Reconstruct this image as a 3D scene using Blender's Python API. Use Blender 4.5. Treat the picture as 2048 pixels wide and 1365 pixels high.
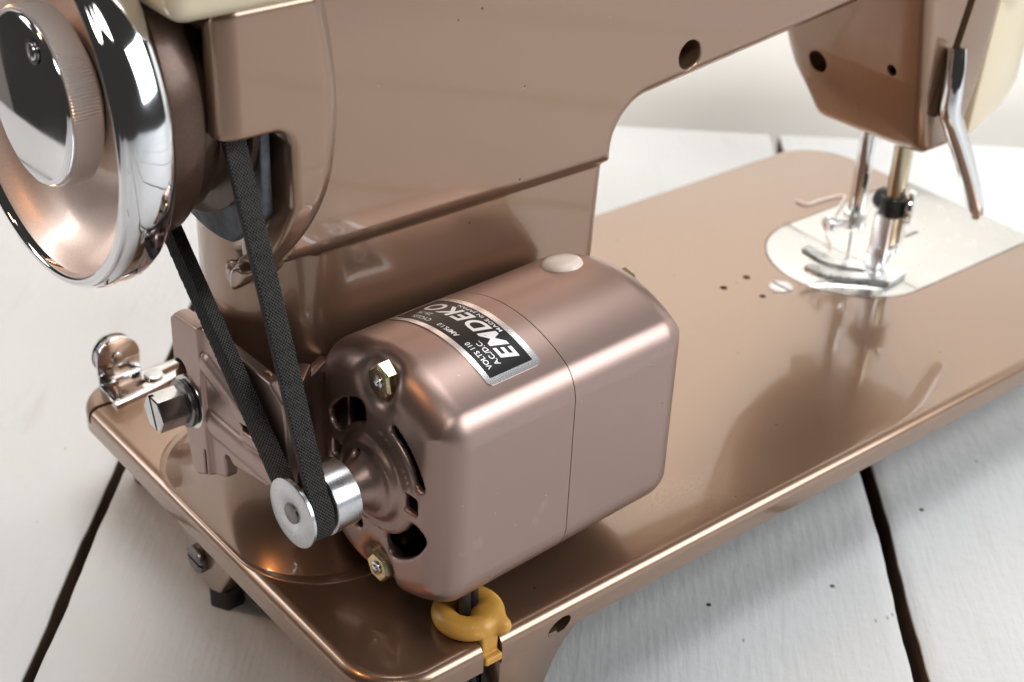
import bpy, bmesh, math, random
import numpy as np
from mathutils import Vector, Matrix

# ---------------------------------------------------------------- scene, camera, light
for o in list(bpy.data.objects):
    bpy.data.objects.remove(o, do_unlink=True)
S = bpy.context.scene
COL = S.collection
S.render.engine = 'CYCLES'
S.view_settings.view_transform = 'Standard'
S.view_settings.look = 'None'
S.view_settings.exposure = 0.28
S.view_settings.gamma = 1.0
S.view_settings.use_curve_mapping = False

ZF = 36.0                       # bed top stands 36 mm above the boards
def T(p):                       # machine millimetres -> Blender metres
    return Vector((p[0]*.001, p[1]*.001, (p[2]+ZF)*.001))

CAM = (-158.44, -232.41, 278.03)
YAW, PIT, ROL, FPX = math.radians(49.653), math.radians(31.172), math.radians(2.642), 3036.2
f = Vector((math.cos(YAW)*math.cos(PIT), math.sin(YAW)*math.cos(PIT), -math.sin(PIT)))
rt = Vector((math.sin(YAW), -math.cos(YAW), 0)); up = rt.cross(f)
c_, s_ = math.cos(ROL), math.sin(ROL)
R_ = c_*rt + s_*up; U_ = -s_*rt + c_*up
cd = bpy.data.cameras.new('camera'); cam = bpy.data.objects.new('camera', cd); COL.objects.link(cam)
M_ = Matrix((R_, U_, -f)).transposed().to_4x4(); M_.translation = T(CAM); cam.matrix_world = M_
cd.sensor_width = 36.0; cd.lens = FPX/2048*36.0
cd.clip_start = .01; cd.clip_end = 50
cd.dof.use_dof = True; cd.dof.focus_distance = .392; cd.dof.aperture_fstop = 18.0
S.camera = cam

world = bpy.data.worlds.new('World'); S.world = world; world.use_nodes = True
bg = world.node_tree.nodes['Background']
bg.inputs[0].default_value = (1.0, .93, .88, 1); bg.inputs[1].default_value = .032

DDIR = Vector((math.cos(math.radians(48.7)), math.sin(math.radians(48.7)), 0))     # along the boards, away from camera
NDIR = Vector((-DDIR.y, DDIR.x, 0))                                                 # across the boards, to the left
CEN = Vector((.17, .09, .05))
def area(name, pos, target, sx, sy, power, col):
    l = bpy.data.lights.new(name, 'AREA'); l.shape = 'RECTANGLE'; l.size = sx; l.size_y = sy
    l.energy = power; l.color = col
    o = bpy.data.objects.new(name, l); COL.objects.link(o); o.location = pos
    o.rotation_euler = (target-pos).to_track_quat('-Z', 'Y').to_euler()
    return o
area('ceiling_light', CEN + Vector((.22,.38,1.25)), CEN, 1.0, .9, 15, (.975,.99,1.0))
area('side_window_light', CEN - NDIR*1.15 - DDIR*.35 + Vector((0,0,.62)), CEN + DDIR*.1, .8, .7, 11.5, (.92,.96,1.0))
area('window_light', CEN + NDIR*1.4 + DDIR*.10 + Vector((0,0,.60)), CEN, .24, .9, 3.8, (.98,.985,1.0))
area('warm_lamp_light', CEN + Vector((-.82,.25,1.0)), CEN, .12, .12, 1.9, (1.0,.50,.21))
fl=area('added_wall_fill_light', CEN - DDIR*.62 - NDIR*.12 + Vector((0,0,.95)), CEN + DDIR*.32 + NDIR*.02 + Vector((0,0,.27)), .5, .4, 1.7, (1.0,.98,.94))  # added fill, no real source: brightens the wall from the camera side
fl.data.spread = math.radians(50)

# ---------------------------------------------------------------- mesh helpers
def link(name, me, mat, parent=None, smooth=35):
    if mat is not None:
        me.materials.clear(); me.materials.append(mat)
    o = bpy.data.objects.new(name, me); COL.objects.link(o)
    if smooth is not None and len(me.polygons):
        me.polygons.foreach_set('use_smooth', np.ones(len(me.polygons), bool))
        me.set_sharp_from_angle(angle=math.radians(smooth))
    if parent is not None:
        o.parent = parent
        o.matrix_parent_inverse = world_of(parent).inverted()
    return o
def world_of(o):                # only root Empties are placed; every mesh is built in world coordinates
    return Matrix.Translation(o.location) if o.type == 'EMPTY' else Matrix.Identity(4)
def empty(name, loc):
    o = bpy.data.objects.new(name, None); COL.objects.link(o); o.empty_display_size = .02; o.location = loc
    return o
def mesh_pd(name, V, F):
    me = bpy.data.meshes.new(name); me.from_pydata([tuple(T(v)) for v in V], [], F); me.update()
    return me
def bm_mesh(name, bm):
    bmesh.ops.recalc_face_normals(bm, faces=bm.faces)
    for v in bm.verts: v.co = T(v.co)
    me = bpy.data.meshes.new(name); bm.to_mesh(me); bm.free(); return me

def lathe(name, prof, mat, parent, org=(0,0,0), axis=(1,0,0), seg=96, smooth=35, closed=False, rfun=None, caps=True):
    """prof: (along axis, radius)."""
    ax = Vector(axis).normalized()
    e1 = ax.cross(Vector((0,0,1)))
    if e1.length < .1: e1 = ax.cross(Vector((0,1,0)))
    e1.normalize(); e2 = ax.cross(e1)
    V=[];F=[];n=len(prof); O=Vector(org)
    for i in range(seg):
        a=2*math.pi*i/seg
        for j,(h,r) in enumerate(prof):
            rr = r if rfun is None else rfun(i,j,r)
            V.append(O+ax*h+(e1*math.cos(a)+e2*math.sin(a))*rr)
    for i in range(seg):
        k=(i+1)%seg
        for j in range(n if closed else n-1):
            l=(j+1)%n
            F.append((i*n+j,i*n+l,k*n+l,k*n+j))
    if not closed and caps:
        if prof[0][1]>1e-6: F.append(tuple(i*n for i in range(seg)))
        if prof[-1][1]>1e-6: F.append(tuple(i*n+n-1 for i in reversed(range(seg))))
    bm=bmesh.new()
    vs=[bm.verts.new(v) for v in V]
    for q in F:
        try: bm.faces.new([vs[i] for i in q])
        except ValueError: pass
    bmesh.ops.remove_doubles(bm, verts=bm.verts, dist=1e-4)
    return link(name, bm_mesh(name,bm), mat, parent, smooth)

def prism(pts2, a, b, plane='yz', bev=0, seg=2):
    """closed outline extruded from a to b along the third axis -> bmesh in mm."""
    bm=bmesh.new()
    def P(u,v,w):
        return {'yz':(w,u,v),'xz':(u,w,v),'xy':(u,v,w)}[plane]
    A=[bm.verts.new(P(u,v,a)) for u,v in pts2]; B=[bm.verts.new(P(u,v,b)) for u,v in pts2]
    n=len(pts2)
    bm.faces.new(A); bm.faces.new(list(reversed(B)))
    for i in range(n): bm.faces.new((A[i],B[i],B[(i+1)%n],A[(i+1)%n]))
    bmesh.ops.recalc_face_normals(bm, faces=bm.faces)
    if bev:
        ed=[e for e in bm.edges if len(e.link_faces)==2 and e.calc_face_angle(0)>math.radians(50)]
        bmesh.ops.bevel(bm, geom=ed, offset=bev, segments=seg, profile=.5, affect='EDGES', clamp_overlap=True)
    return bm
def box(x0,x1,y0,y1,z0,z1,bev=0,seg=2):
    return prism([(x0,y0),(x1,y0),(x1,y1),(x0,y1)], z0, z1, 'xy', bev, seg)
def hull(pts, bev=0, seg=3):
    bm=bmesh.new(); vs=[bm.verts.new(p) for p in pts]
    r=bmesh.ops.convex_hull(bm, input=vs)
    bmesh.ops.delete(bm, geom=[g for g in r['geom_interior'] if isinstance(g,bmesh.types.BMVert)], context='VERTS')
    bmesh.ops.dissolve_limit(bm, angle_limit=math.radians(2), verts=bm.verts, edges=bm.edges)
    bmesh.ops.recalc_face_normals(bm, faces=bm.faces)
    if bev: bmesh.ops.bevel(bm, geom=list(bm.edges), offset=bev, segments=seg, profile=.5, affect='EDGES', clamp_overlap=True)
    return bm
def put(name, bm, mat, parent, smooth=35): return link(name, bm_mesh(name,bm), mat, parent, smooth)
def cyl_bm(c, axis, r, a, b, seg=32, bev=0):
    ax=Vector(axis).normalized(); e1=ax.cross(Vector((0,0,1)))
    if e1.length<.1: e1=ax.cross(Vector((0,1,0)))
    e1.normalize(); e2=ax.cross(e1); bm=bmesh.new(); C=Vector(c)
    A=[bm.verts.new(C+ax*a+(e1*math.cos(t)+e2*math.sin(t))*r) for t in (2*math.pi*i/seg for i in range(seg))]
    B=[bm.verts.new(C+ax*b+(e1*math.cos(t)+e2*math.sin(t))*r) for t in (2*math.pi*i/seg for i in range(seg))]
    bm.faces.new(A); bm.faces.new(list(reversed(B)))
    for i in range(seg): bm.faces.new((A[i],B[i],B[(i+1)%seg],A[(i+1)%seg]))
    bmesh.ops.recalc_face_normals(bm, faces=bm.faces)
    if bev:
        ed=[e for e in bm.edges if e.calc_face_angle(0)>math.radians(45 if seg>12 else 20)]
        bmesh.ops.bevel(bm, geom=ed, offset=bev, segments=2, profile=.5, affect='EDGES', clamp_overlap=True)
    return bm
def join_bm(*bms):
    out=bmesh.new()
    for b in bms:
        me=bpy.data.meshes.new('t'); b.to_mesh(me); b.free(); out.from_mesh(me); bpy.data.meshes.remove(me)
    return out
def cut(o, bms, smooth=35):
    """subtract each bmesh (mm) from o, baked into the mesh."""
    cs=[]
    for bm in bms:
        c=link('cutter', bm_mesh('cutter',bm), None, None, None); cs.append(c)
        m=o.modifiers.new('b','BOOLEAN'); m.operation='DIFFERENCE'; m.solver='EXACT'; m.object=c
    bpy.context.view_layer.update()
    dg=bpy.context.evaluated_depsgraph_get()
    me=bpy.data.meshes.new_from_object(o.evaluated_get(dg)); 
    o.modifiers.clear(); mats=[m for m in o.data.materials]; o.data=me
    me.materials.clear()
    for m in mats: me.materials.append(m)
    me.polygons.foreach_set('material_index', np.zeros(len(me.polygons),np.int32))
    for c in cs: bpy.data.objects.remove(c, do_unlink=True)
    me.polygons.foreach_set('use_smooth', np.ones(len(me.polygons), bool)); me.set_sharp_from_angle(angle=math.radians(smooth))
def tube(name, pts, r, mat, parent, seg=14, smooth=60, caps=True, radii=None, sect=None):
    """sweep a circle (or section list of (a,b)) along pts (mm)."""
    P=[Vector(p) for p in pts]; n=len(P); V=[];F=[]
    t0=(P[1]-P[0]).normalized(); u=t0.orthogonal().normalized()
    for i in range(n):
        t=(P[min(i+1,n-1)]-P[max(i-1,0)]).normalized()
        u=(u-t*u.dot(t)).normalized(); w=t.cross(u)
        rr=r if radii is None else radii[i]
        for k in range(seg):
            a=2*math.pi*k/seg; V.append(P[i]+(u*math.cos(a)+w*math.sin(a))*rr)
    for i in range(n-1):
        for k in range(seg):
            l=(k+1)%seg; F.append((i*seg+k,i*seg+l,(i+1)*seg+l,(i+1)*seg+k))
    if caps: F.append(tuple(reversed(range(seg)))); F.append(tuple((n-1)*seg+k for k in range(seg)))
    bm=bmesh.new(); vs=[bm.verts.new(v) for v in V]
    for q in F: bm.faces.new([vs[i] for i in q])
    return put(name,bm,mat,parent,smooth)
def spline(ctrl, n=8):
    P=[Vector(p) for p in ctrl]; P=[P[0]*2-P[1]]+P+[P[-1]*2-P[-2]]; out=[]
    for i in range(1,len(P)-2):
        for k in range(n):
            t=k/n; a,b,c,d=P[i-1:i+3]
            out.append(.5*((2*b)+(c-a)*t+(2*a-5*b+4*c-d)*t*t+(3*b-a-3*c+d)*t**3))
    out.append(P[-2]); return out

# ---- implicit surfaces: naive surface nets + projection onto the surface + exact normals
def sdf_mesh(name, fn, lo, hi, h, mat, parent, xf=None, clip=None):
    ax=[np.arange(lo[i],hi[i]+h,h) for i in range(3)]
    N=[len(a) for a in ax]
    D=np.empty(N,np.float32)
    Yg,Zg=np.meshgrid(ax[1],ax[2],indexing='ij')
    CH=24
    for i in range(0,N[0],CH):
        xs=ax[0][i:i+CH]
        X=np.broadcast_to(xs[:,None,None],(len(xs),N[1],N[2])).astype(np.float64)
        D[i:i+CH]=fn(X,np.broadcast_to(Yg,X.shape),np.broadcast_to(Zg,X.shape))
    s=D<0
    c=[s[i:N[0]-1+i, j:N[1]-1+j, k:N[2]-1+k] for i in (0,1) for j in (0,1) for k in (0,1)]
    cnt=sum(q.astype(np.int8) for q in c); act=(cnt>0)&(cnt<8)
    idx=-np.ones(act.shape,np.int64); I=np.argwhere(act); idx[act]=np.arange(len(I))
    acc=np.zeros((len(I),3)); num=np.zeros(len(I))
    cor=[(i,j,k) for i in (0,1) for j in (0,1) for k in (0,1)]
    for a in range(8):
        for b in range(a+1,8):
            A,B=np.array(cor[a]),np.array(cor[b])
            if np.abs(A-B).sum()!=1: continue
            da=D[tuple((I+A).T)].astype(float); db=D[tuple((I+B).T)].astype(float)
            m=(da<0)!=(db<0); t=np.zeros(len(I)); t[m]=da[m]/(da[m]-db[m])
            acc[m]+= (A+(B-A)*t[:,None])[m]; num[m]+=1
    V=(I+acc/num[:,None])*h+np.array([a[0] for a in ax])
    F=[]
    for d in range(3):
        e1,e2=(d+1)%3,(d+2)%3
        sl=[slice(None)]*3; sl2=[slice(None)]*3; sl[d]=slice(0,-1); sl2[d]=slice(1,None)
        ch=s[tuple(sl)]!=s[tuple(sl2)]
        E=np.argwhere(ch)
        ok=(E[:,e1]>0)&(E[:,e2]>0)&(E[:,e1]<N[e1]-1)&(E[:,e2]<N[e2]-1); E=E[ok]
        ins=s[tuple(E.T)]
        q=[]
        for o1,o2 in ((0,0),(-1,0),(-1,-1),(0,-1)):
            G=E.copy(); G[:,e1]+=o1; G[:,e2]+=o2; q.append(idx[tuple(G.T)])
        q=np.stack(q,1); q[~ins]=q[~ins][:,::-1]; F.append(q)
    F=np.concatenate(F)
    def grad(P,e):
        g=np.zeros_like(P)
        for i in range(3):
            a=P.copy();b=P.copy();a[:,i]+=e;b[:,i]-=e
            g[:,i]=(fn(*a.T)-fn(*b.T))/(2*e)
        return g
    for _ in range(3):
        g=grad(V,.05); d=fn(*V.T); n2=np.maximum((g*g).sum(1),.2)
        step=(d/n2)[:,None]*g
        L=np.linalg.norm(step,axis=1,keepdims=True); V=V-step*np.minimum(1,h*.7/np.maximum(L,1e-9))
    g=grad(V,.12*h+.05); n=g/np.maximum(np.linalg.norm(g,axis=1,keepdims=True),1e-9)
    if clip is not None:            # clean planar end: clamp the vertices past the plane, drop the faces wholly past it
        i,val,sg=clip; beyond=(V[:,i]-val)*sg>0
        F=F[~beyond[F].all(1)]; V[beyond,i]=val
        n[:,i]=np.where(beyond,0,n[:,i]); n/=np.maximum(np.linalg.norm(n,axis=1,keepdims=True),1e-9)
        used=np.unique(F); re=-np.ones(len(V),np.int64); re[used]=np.arange(len(used)); V=V[used]; n=n[used]; F=re[F]
    if xf is not None:
        V=V@xf[0].T+xf[1]; n=n@xf[0].T
    W=V*.001; W[:,2]+=ZF*.001
    me=bpy.data.meshes.new(name)
    me.vertices.add(len(W)); me.vertices.foreach_set('co',W.astype(np.float32).ravel())
    me.loops.add(4*len(F)); me.loops.foreach_set('vertex_index',F.astype(np.int32).ravel())
    me.polygons.add(len(F)); me.polygons.foreach_set('loop_start',np.arange(0,4*len(F),4,dtype=np.int32))
    me.polygons.foreach_set('use_smooth',np.ones(len(F),bool))
    me.update(calc_edges=True); me.validate()
    me.normals_split_custom_set_from_vertices([tuple(x) for x in n])
    return link(name,me,mat,parent,None)
def smin(a,b,k): hh=np.clip(.5+.5*(b-a)/k,0,1); return b*(1-hh)+a*hh-k*hh*(1-hh)
def smax(a,b,k): return -smin(-a,-b,k)
def rr2(x,y,cx,cy,hx,hy,r):
    qx=np.abs(x-cx)-(hx-r); qy=np.abs(y-cy)-(hy-r)
    return np.hypot(np.maximum(qx,0),np.maximum(qy,0))+np.minimum(np.maximum(qx,qy),0)-r
def ext(d2,dw,r):      # rounded extrusion of a 2-D field with a slab field
    a=d2+r; b=dw+r
    return np.hypot(np.maximum(a,0),np.maximum(b,0))+np.minimum(np.maximum(a,b),0)-r
def rbox(X,Y,Z,x0,x1,y0,y1,z0,z1,r):
    q=[np.abs(P-(a+b)/2)-((b-a)/2-r) for P,a,b in ((X,x0,x1),(Y,y0,y1),(Z,z0,z1))]
    return np.sqrt(sum(np.maximum(t,0)**2 for t in q))+np.minimum(np.maximum(np.maximum(q[0],q[1]),q[2]),0)-r

def poly_sd(px,py,P):
    P=np.array(P,float); d=np.full(px.shape,1e9); s=np.ones(px.shape); n=len(P)
    for i in range(n):
        a=P[i]; b=P[i-1]; ex,ey=b-a; wx=px-a[0]; wy=py-a[1]
        t=np.clip((wx*ex+wy*ey)/(ex*ex+ey*ey),0,1); bx=wx-ex*t; by=wy-ey*t
        d=np.minimum(d,bx*bx+by*by)
        c1=py>=a[1]; c2=py<b[1]; c3=ex*wy>ey*wx
        s=np.where((c1&c2&c3)|(~c1&~c2&~c3),-s,s)
    return s*np.sqrt(d)
def seg_d(px,py,a,b):
    ex,ey=b[0]-a[0],b[1]-a[1]; t=np.clip(((px-a[0])*ex+(py-a[1])*ey)/(ex*ex+ey*ey),0,1)
    return np.hypot(px-a[0]-ex*t,py-a[1]-ey*t)

# ---------------------------------------------------------------- materials
def mat(name, col, metal=0, rough=.5, coat=0, crough=.03, spec=.5, var=None, bump=None, rvar=0, sss=0, specks=None, dust=None):
    """var=(scale, amount[, colour]) mottles the colour; bump=(scale, strength)."""
    m=bpy.data.materials.new(name); m.use_nodes=True; nt=m.node_tree; b=nt.nodes['Principled BSDF']
    b.inputs['Base Color'].default_value=(*col,1); b.inputs['Metallic'].default_value=metal
    b.inputs['Roughness'].default_value=rough; b.inputs['Coat Weight'].default_value=coat
    b.inputs['Coat Roughness'].default_value=crough; b.inputs['Specular IOR Level'].default_value=spec
    if sss: b.inputs['Subsurface Weight'].default_value=sss; b.inputs['Subsurface Radius'].default_value=(.003,.002,.001)
    tc=nt.nodes.new('ShaderNodeTexCoord')
    def noise(scale,detail=3,rough=.6):
        n=nt.nodes.new('ShaderNodeTexNoise'); n.inputs['Scale'].default_value=scale; n.inputs['Detail'].default_value=detail
        n.inputs['Roughness'].default_value=rough
        nt.links.new(tc.outputs['Object'],n.inputs['Vector']); return n
    if var:
        prev=None
        for v in (var if isinstance(var,list) else [var]):
            n=noise(v[0], v[3] if len(v)>3 else 3)
            r=nt.nodes.new('ShaderNodeValToRGB')
            r.color_ramp.elements[0].position=.32; r.color_ramp.elements[1].position=.68
            k=v[1]; dark=v[2] if len(v)>2 and v[2] else tuple(max(0,c*(1-k)) for c in col)
            if len(v)>4: r.color_ramp.elements[0].position,r.color_ramp.elements[1].position=v[4]
            if prev is None:
                r.color_ramp.elements[0].color=(*dark,1)
                r.color_ramp.elements[1].color=(*tuple(min(1,c*(1+k)) for c in col),1) if not(len(v)>2 and v[2]) else (*col,1)
                nt.links.new(n.outputs[0],r.inputs[0]); prev=r.outputs[0]
            else:
                r.color_ramp.elements[0].color=(1,1,1,1); r.color_ramp.elements[1].color=(0,0,0,1)
                nt.links.new(n.outputs[0],r.inputs[0])
                mx=nt.nodes.new('ShaderNodeMix'); mx.data_type='RGBA'
                nt.links.new(r.outputs[0],mx.inputs['Factor']); nt.links.new(prev,mx.inputs['A'])
                mx.inputs['B'].default_value=(*dark,1); prev=mx.outputs['Result']
        for specks in (specks,dust):
            if not specks: continue
            vo=nt.nodes.new('ShaderNodeTexVoronoi'); vo.inputs['Scale'].default_value=specks[0]; nt.links.new(tc.outputs['Object'],vo.inputs['Vector'])
            sp=nt.nodes.new('ShaderNodeMath'); sp.operation='LESS_THAN'; sp.inputs[1].default_value=specks[1]; nt.links.new(vo.outputs['Distance'],sp.inputs[0])
            pk=nt.nodes.new('ShaderNodeSeparateColor'); nt.links.new(vo.outputs['Color'],pk.inputs[0])
            gt=nt.nodes.new('ShaderNodeMath'); gt.operation='GREATER_THAN'; gt.inputs[1].default_value=specks[3]; nt.links.new(pk.outputs[0],gt.inputs[0])
            mu=nt.nodes.new('ShaderNodeMath'); mu.operation='MULTIPLY'; nt.links.new(sp.outputs[0],mu.inputs[0]); nt.links.new(gt.outputs[0],mu.inputs[1])
            mx=nt.nodes.new('ShaderNodeMix'); mx.data_type='RGBA'; nt.links.new(mu.outputs[0],mx.inputs['Factor']); nt.links.new(prev,mx.inputs['A']); mx.inputs['B'].default_value=(*specks[2],1); prev=mx.outputs['Result']
        nt.links.new(prev,b.inputs['Base Color'])
    if rvar:
        n=noise(rvar[0],4); mr=nt.nodes.new('ShaderNodeMapRange')
        mr.inputs['From Min'].default_value=.3; mr.inputs['From Max'].default_value=.7
        mr.inputs['To Min'].default_value=max(0,rough-rvar[1]); mr.inputs['To Max'].default_value=rough+rvar[1]
        nt.links.new(n.outputs[0],mr.inputs['Value']); nt.links.new(mr.outputs[0],b.inputs['Roughness'])
    if bump:
        n=noise(bump[0],bump[2] if len(bump)>2 else 3); bp=nt.nodes.new('ShaderNodeBump')
        bp.inputs['Strength'].default_value=bump[1]; bp.inputs['Distance'].default_value=bump[3] if len(bump)>3 else .0002
        nt.links.new(n.outputs[0],bp.inputs['Height']); nt.links.new(bp.outputs[0],b.inputs['Normal'])
    return m
M={}
M['gloss']=mat('copper_brown_enamel',(.365,.232,.153),.80,.31,1.0,.06,var=[(1700,.26,None,2,(.40,.60)),(30,.10,(.335,.212,.139)),(14,.1,(.295,.184,.12),5,(.62,.80))],bump=(1700,.10,2,.0001),specks=(130,.048,(.06,.04,.03),.70),dust=(300,.030,(.75,.68,.62),.86))
M['gloss'].node_tree.nodes['Principled BSDF'].inputs['Coat IOR'].default_value=1.5
M['satin']=mat('copper_brown_satin_paint',(.64,.422,.312),.88,.38,.10,.30,var=[(1700,.22,None,2,(.40,.60)),(45,.1,(.57,.375,.277)),(38,.3,(.38,.27,.235),5,(.66,.80))],bump=(1700,.16,2,.0001),specks=(120,.03,(.12,.08,.07),.8),dust=(280,.035,(.85,.78,.72),.82))
M['dish']=mat('copper_painted_dish',(.90,.73,.64),.55,.38,.5,.08,var=(2400,.08),bump=(2400,.03))
M['dark_brown']=mat('shade_darkened_brown_paint',(.085,.048,.033),.6,.38,.15,.12,var=(1500,.15))  # wheel brown deepened: the shade on it is put into the colour
M['chrome']=mat('chrome_plate',(.80,.81,.83),1,.06,rvar=(45,.045))
M['foot']=mat('worn_bright_steel',(.90,.90,.90),1,.30,rvar=(200,.08))
M['knurl']=mat('knurled_steel',(.80,.80,.81),.65,.26)
M['alu']=mat('turned_aluminium',(.58,.585,.60),1,.27,rvar=(120,.05))
M['steel']=mat('bright_steel',(.62,.62,.62),1,.20,var=(180,.15),rvar=(140,.06))
M['plate']=mat('polished_bed_plate',(.66,.645,.63),1,.24,var=(40,.04),rvar=(160,.06))
M['dark_steel']=mat('dull_dark_steel',(.20,.19,.185),1,.34,var=(160,.4),rvar=(150,.1))
M['grey_iron']=mat('grey_unpainted_iron',(.13,.145,.165),.6,.45,var=(220,.35),bump=(900,.3))
M['brass']=mat('yellow_zinc_nut',(.76,.71,.50),1,.22,var=(300,.25,(.56,.49,.28)),rvar=(200,.08))
M['brass_bar']=mat('brassy_presser_bar',(.62,.55,.40),1,.22)
M['rubber']=mat('black_rubber',(.014,.014,.015),0,.6,bump=(1500,.4),var=(400,.4))
M['black']=mat('black_plastic',(.012,.012,.014),0,.30)
M['void']=mat('dark_interior',(.010,.009,.009),0,.8)
M['cream']=mat('cream_enamel',(.64,.545,.385),0,.25,.6,.04,var=(20,.03))
M['amber']=mat('yellowed_rubber_grommet',(.90,.50,.10),0,.42,sss=.08,var=[(70,.12),(160,.1,(.66,.34,.06),5,(.56,.72))],bump=(420,.35,3,.0003))
M['cap']=mat('pale_plastic_cap',(.74,.62,.55),0,.30,sss=.15)
M['white_print']=mat('silver_print',(.86,.86,.87),.35,.32)
M['label_black']=mat('label_black',(.005,.005,.006),0,.34,0,.1,.3)
M['label_silver']=mat('label_silver',(.80,.80,.82),.9,.26)
M['thread']=mat('pale_pink_thread',(.86,.74,.67),0,.8)
M['lint']=mat('straw_lint',(.62,.42,.20),0,.8)

# ---------------------------------------------------------------- setting: painted boards and wall
def plank_material():
    m=bpy.data.materials.new('white_painted_wood'); m.use_nodes=True; nt=m.node_tree; b=nt.nodes['Principled BSDF']
    N=nt.nodes.new; L=nt.links.new
    tc=N('ShaderNodeTexCoord'); mp=N('ShaderNodeCombineXYZ')          # (along the grain, across it x 7)
    for k,(dv,sc) in enumerate(((DDIR,1.),(NDIR,7.))):
        dt=N('ShaderNodeVectorMath'); dt.operation='DOT_PRODUCT'; dt.inputs[1].default_value=dv*sc; L(tc.outputs['Object'],dt.inputs[0]); L(dt.outputs['Value'],mp.inputs[k])
    def noise(scale,src,det=5):
        n=N('ShaderNodeTexNoise'); n.inputs['Scale'].default_value=scale; n.inputs['Detail'].default_value=det; L(src,n.inputs['Vector']); return n.outputs[0]
    def ramp(src,p0,c0,p1,c1):
        r=N('ShaderNodeValToRGB'); r.color_ramp.elements[0].position=p0; r.color_ramp.elements[0].color=(*c0,1)
        r.color_ramp.elements[1].position=p1; r.color_ramp.elements[1].color=(*c1,1); L(src,r.inputs[0]); return r.outputs[0]
    obj=tc.outputs['Object']
    base=ramp(noise(7,obj,3),.3,(.53,.538,.542),.7,(.605,.614,.618))
    streak=ramp(noise(14,mp.outputs[0],6),.60,(0,0,0),.76,(1,1,1))
    mx=N('ShaderNodeMix'); mx.data_type='RGBA'; L(streak,mx.inputs['Factor']); L(base,mx.inputs['A']); mx.inputs['B'].default_value=(.51,.505,.495,1)
    sq=N('ShaderNodeVectorMath'); sq.operation='MULTIPLY'; sq.inputs[1].default_value=(1,.32,1); L(mp.outputs[0],sq.inputs[0])
    vo=N('ShaderNodeTexVoronoi'); vo.inputs['Scale'].default_value=60; L(sq.outputs[0],vo.inputs['Vector'])
    spot=ramp(vo.outputs['Distance'],.03,(1,1,1),.075,(0,0,0))
    thin=ramp(noise(33,obj,2),.52,(0,0,0),.58,(.75,.75,.75))
    ml=N('ShaderNodeMath'); ml.operation='MULTIPLY'; L(spot,ml.inputs[0]); L(thin,ml.inputs[1])
    m2=N('ShaderNodeMix'); m2.data_type='RGBA'; L(ml.outputs[0],m2.inputs['Factor']); L(mx.outputs['Result'],m2.inputs['A']); m2.inputs['B'].default_value=(.20,.17,.14,1)
    L(m2.outputs['Result'],b.inputs['Base Color'])
    b.inputs['Roughness'].default_value=.48
    h=N('ShaderNodeMath'); h.operation='ADD'; L(noise(60,mp.outputs[0],5),h.inputs[0]); L(noise(160,obj,3),h.inputs[1])
    bp=N('ShaderNodeBump'); bp.inputs['Strength'].default_value=.42; bp.inputs['Distance'].default_value=.0007
    L(h.outputs[0],bp.inputs['Height']); L(bp.outputs[0],b.inputs['Normal'])
    return m
M['plank']=plank_material()
M['edge_wood']=mat('bare_brown_board_edge',(.075,.040,.022),0,.8,var=(60,.4),bump=(150,.5,4,.001))
M['wall']=mat('cream_white_wall',(.93,.912,.86),0,.6,var=(5,.02),bump=(70,.2,4,.001))
rng=random.Random(5)
tb=put('table_top', box(-10,10,-10,10,-60,-58), M['void'], None)        # dark board under the plank joints, resized below
V=[];d0,d1=-900.,463.
def DN(d,n,z): p=DDIR*d+NDIR*n; return (p.x,p.y,z)
def dn_box(da,db,na,nb,za,zb):
    bm=bmesh.new(); v=[bm.verts.new(DN(d,n,z)) for z in (za,zb) for d,n in ((da,na),(db,na),(db,nb),(da,nb))]
    for q in ((3,2,1,0),(4,5,6,7),(0,1,5,4),(1,2,6,5),(2,3,7,6),(3,0,4,7)): bm.faces.new([v[i] for i in q])
    return bm
bpy.data.objects.remove(tb)
EDGE=[451,366.5,236.2,105.7,-24.8,-155.0,-286,-416,-547,-677,-808,-938,-1069]
table=put('plank_table', dn_box(d0+4,d1-4,EDGE[-1]+4,EDGE[0]-4,-86,-82), M['void'], None)
table['kind']='structure'
for i in range(len(EDGE)-1):
    n1,n0=EDGE[i],EDGE[i+1]
    g=2.2 if i!=4 else 2.5
    def wob(d,s): return .4*math.sin(d*.031+s)+.25*math.sin(d*.083+2*s)+.10*math.sin(d*.23+3*s)+.08*math.sin(d*.41+5*s)
    bm=bmesh.new(); K=260; ring=[]
    hn=n1-(1.7 if i!=5 else 2.3); ln=n0+(1.7 if i!=4 else 2.3)
    prof=[(ln,-81.5),(ln,-37.0),(ln+.2,-36.35),(ln+.8,-36.05),(ln+6,-36.0),((ln+hn)/2,-35.95),(hn-6,-36.0),(hn-.8,-36.05),(hn-.2,-36.35),(hn,-37.0),(hn,-81.5)]
    for k in range(K+1):
        d=d0+(d1-d0)*(k/K); r=[]
        for j,(n,z) in enumerate(prof):
            w=wob(d,i*1.7) if j<4 else (wob(d,i*1.7+4) if j>6 else 0)
            r.append(bm.verts.new(DN(d,n+w,z)))
        ring.append(r)
    for k in range(K):
        for j in range(len(prof)-1):
            fc=bm.faces.new((ring[k][j],ring[k+1][j],ring[k+1][j+1],ring[k][j+1])); fc.material_index=1 if j in(0,9) else 0
    bm.faces.new(ring[0]); bm.faces.new(list(reversed(ring[-1])))
    p=put('plank',bm,M['plank'],table,40); p.data.materials.append(M['edge_wood'])
    for f_ in p.data.polygons: f_.material_index=1 if (abs(f_.normal.z)<.3 and f_.center.z<-.0012) else 0
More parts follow.
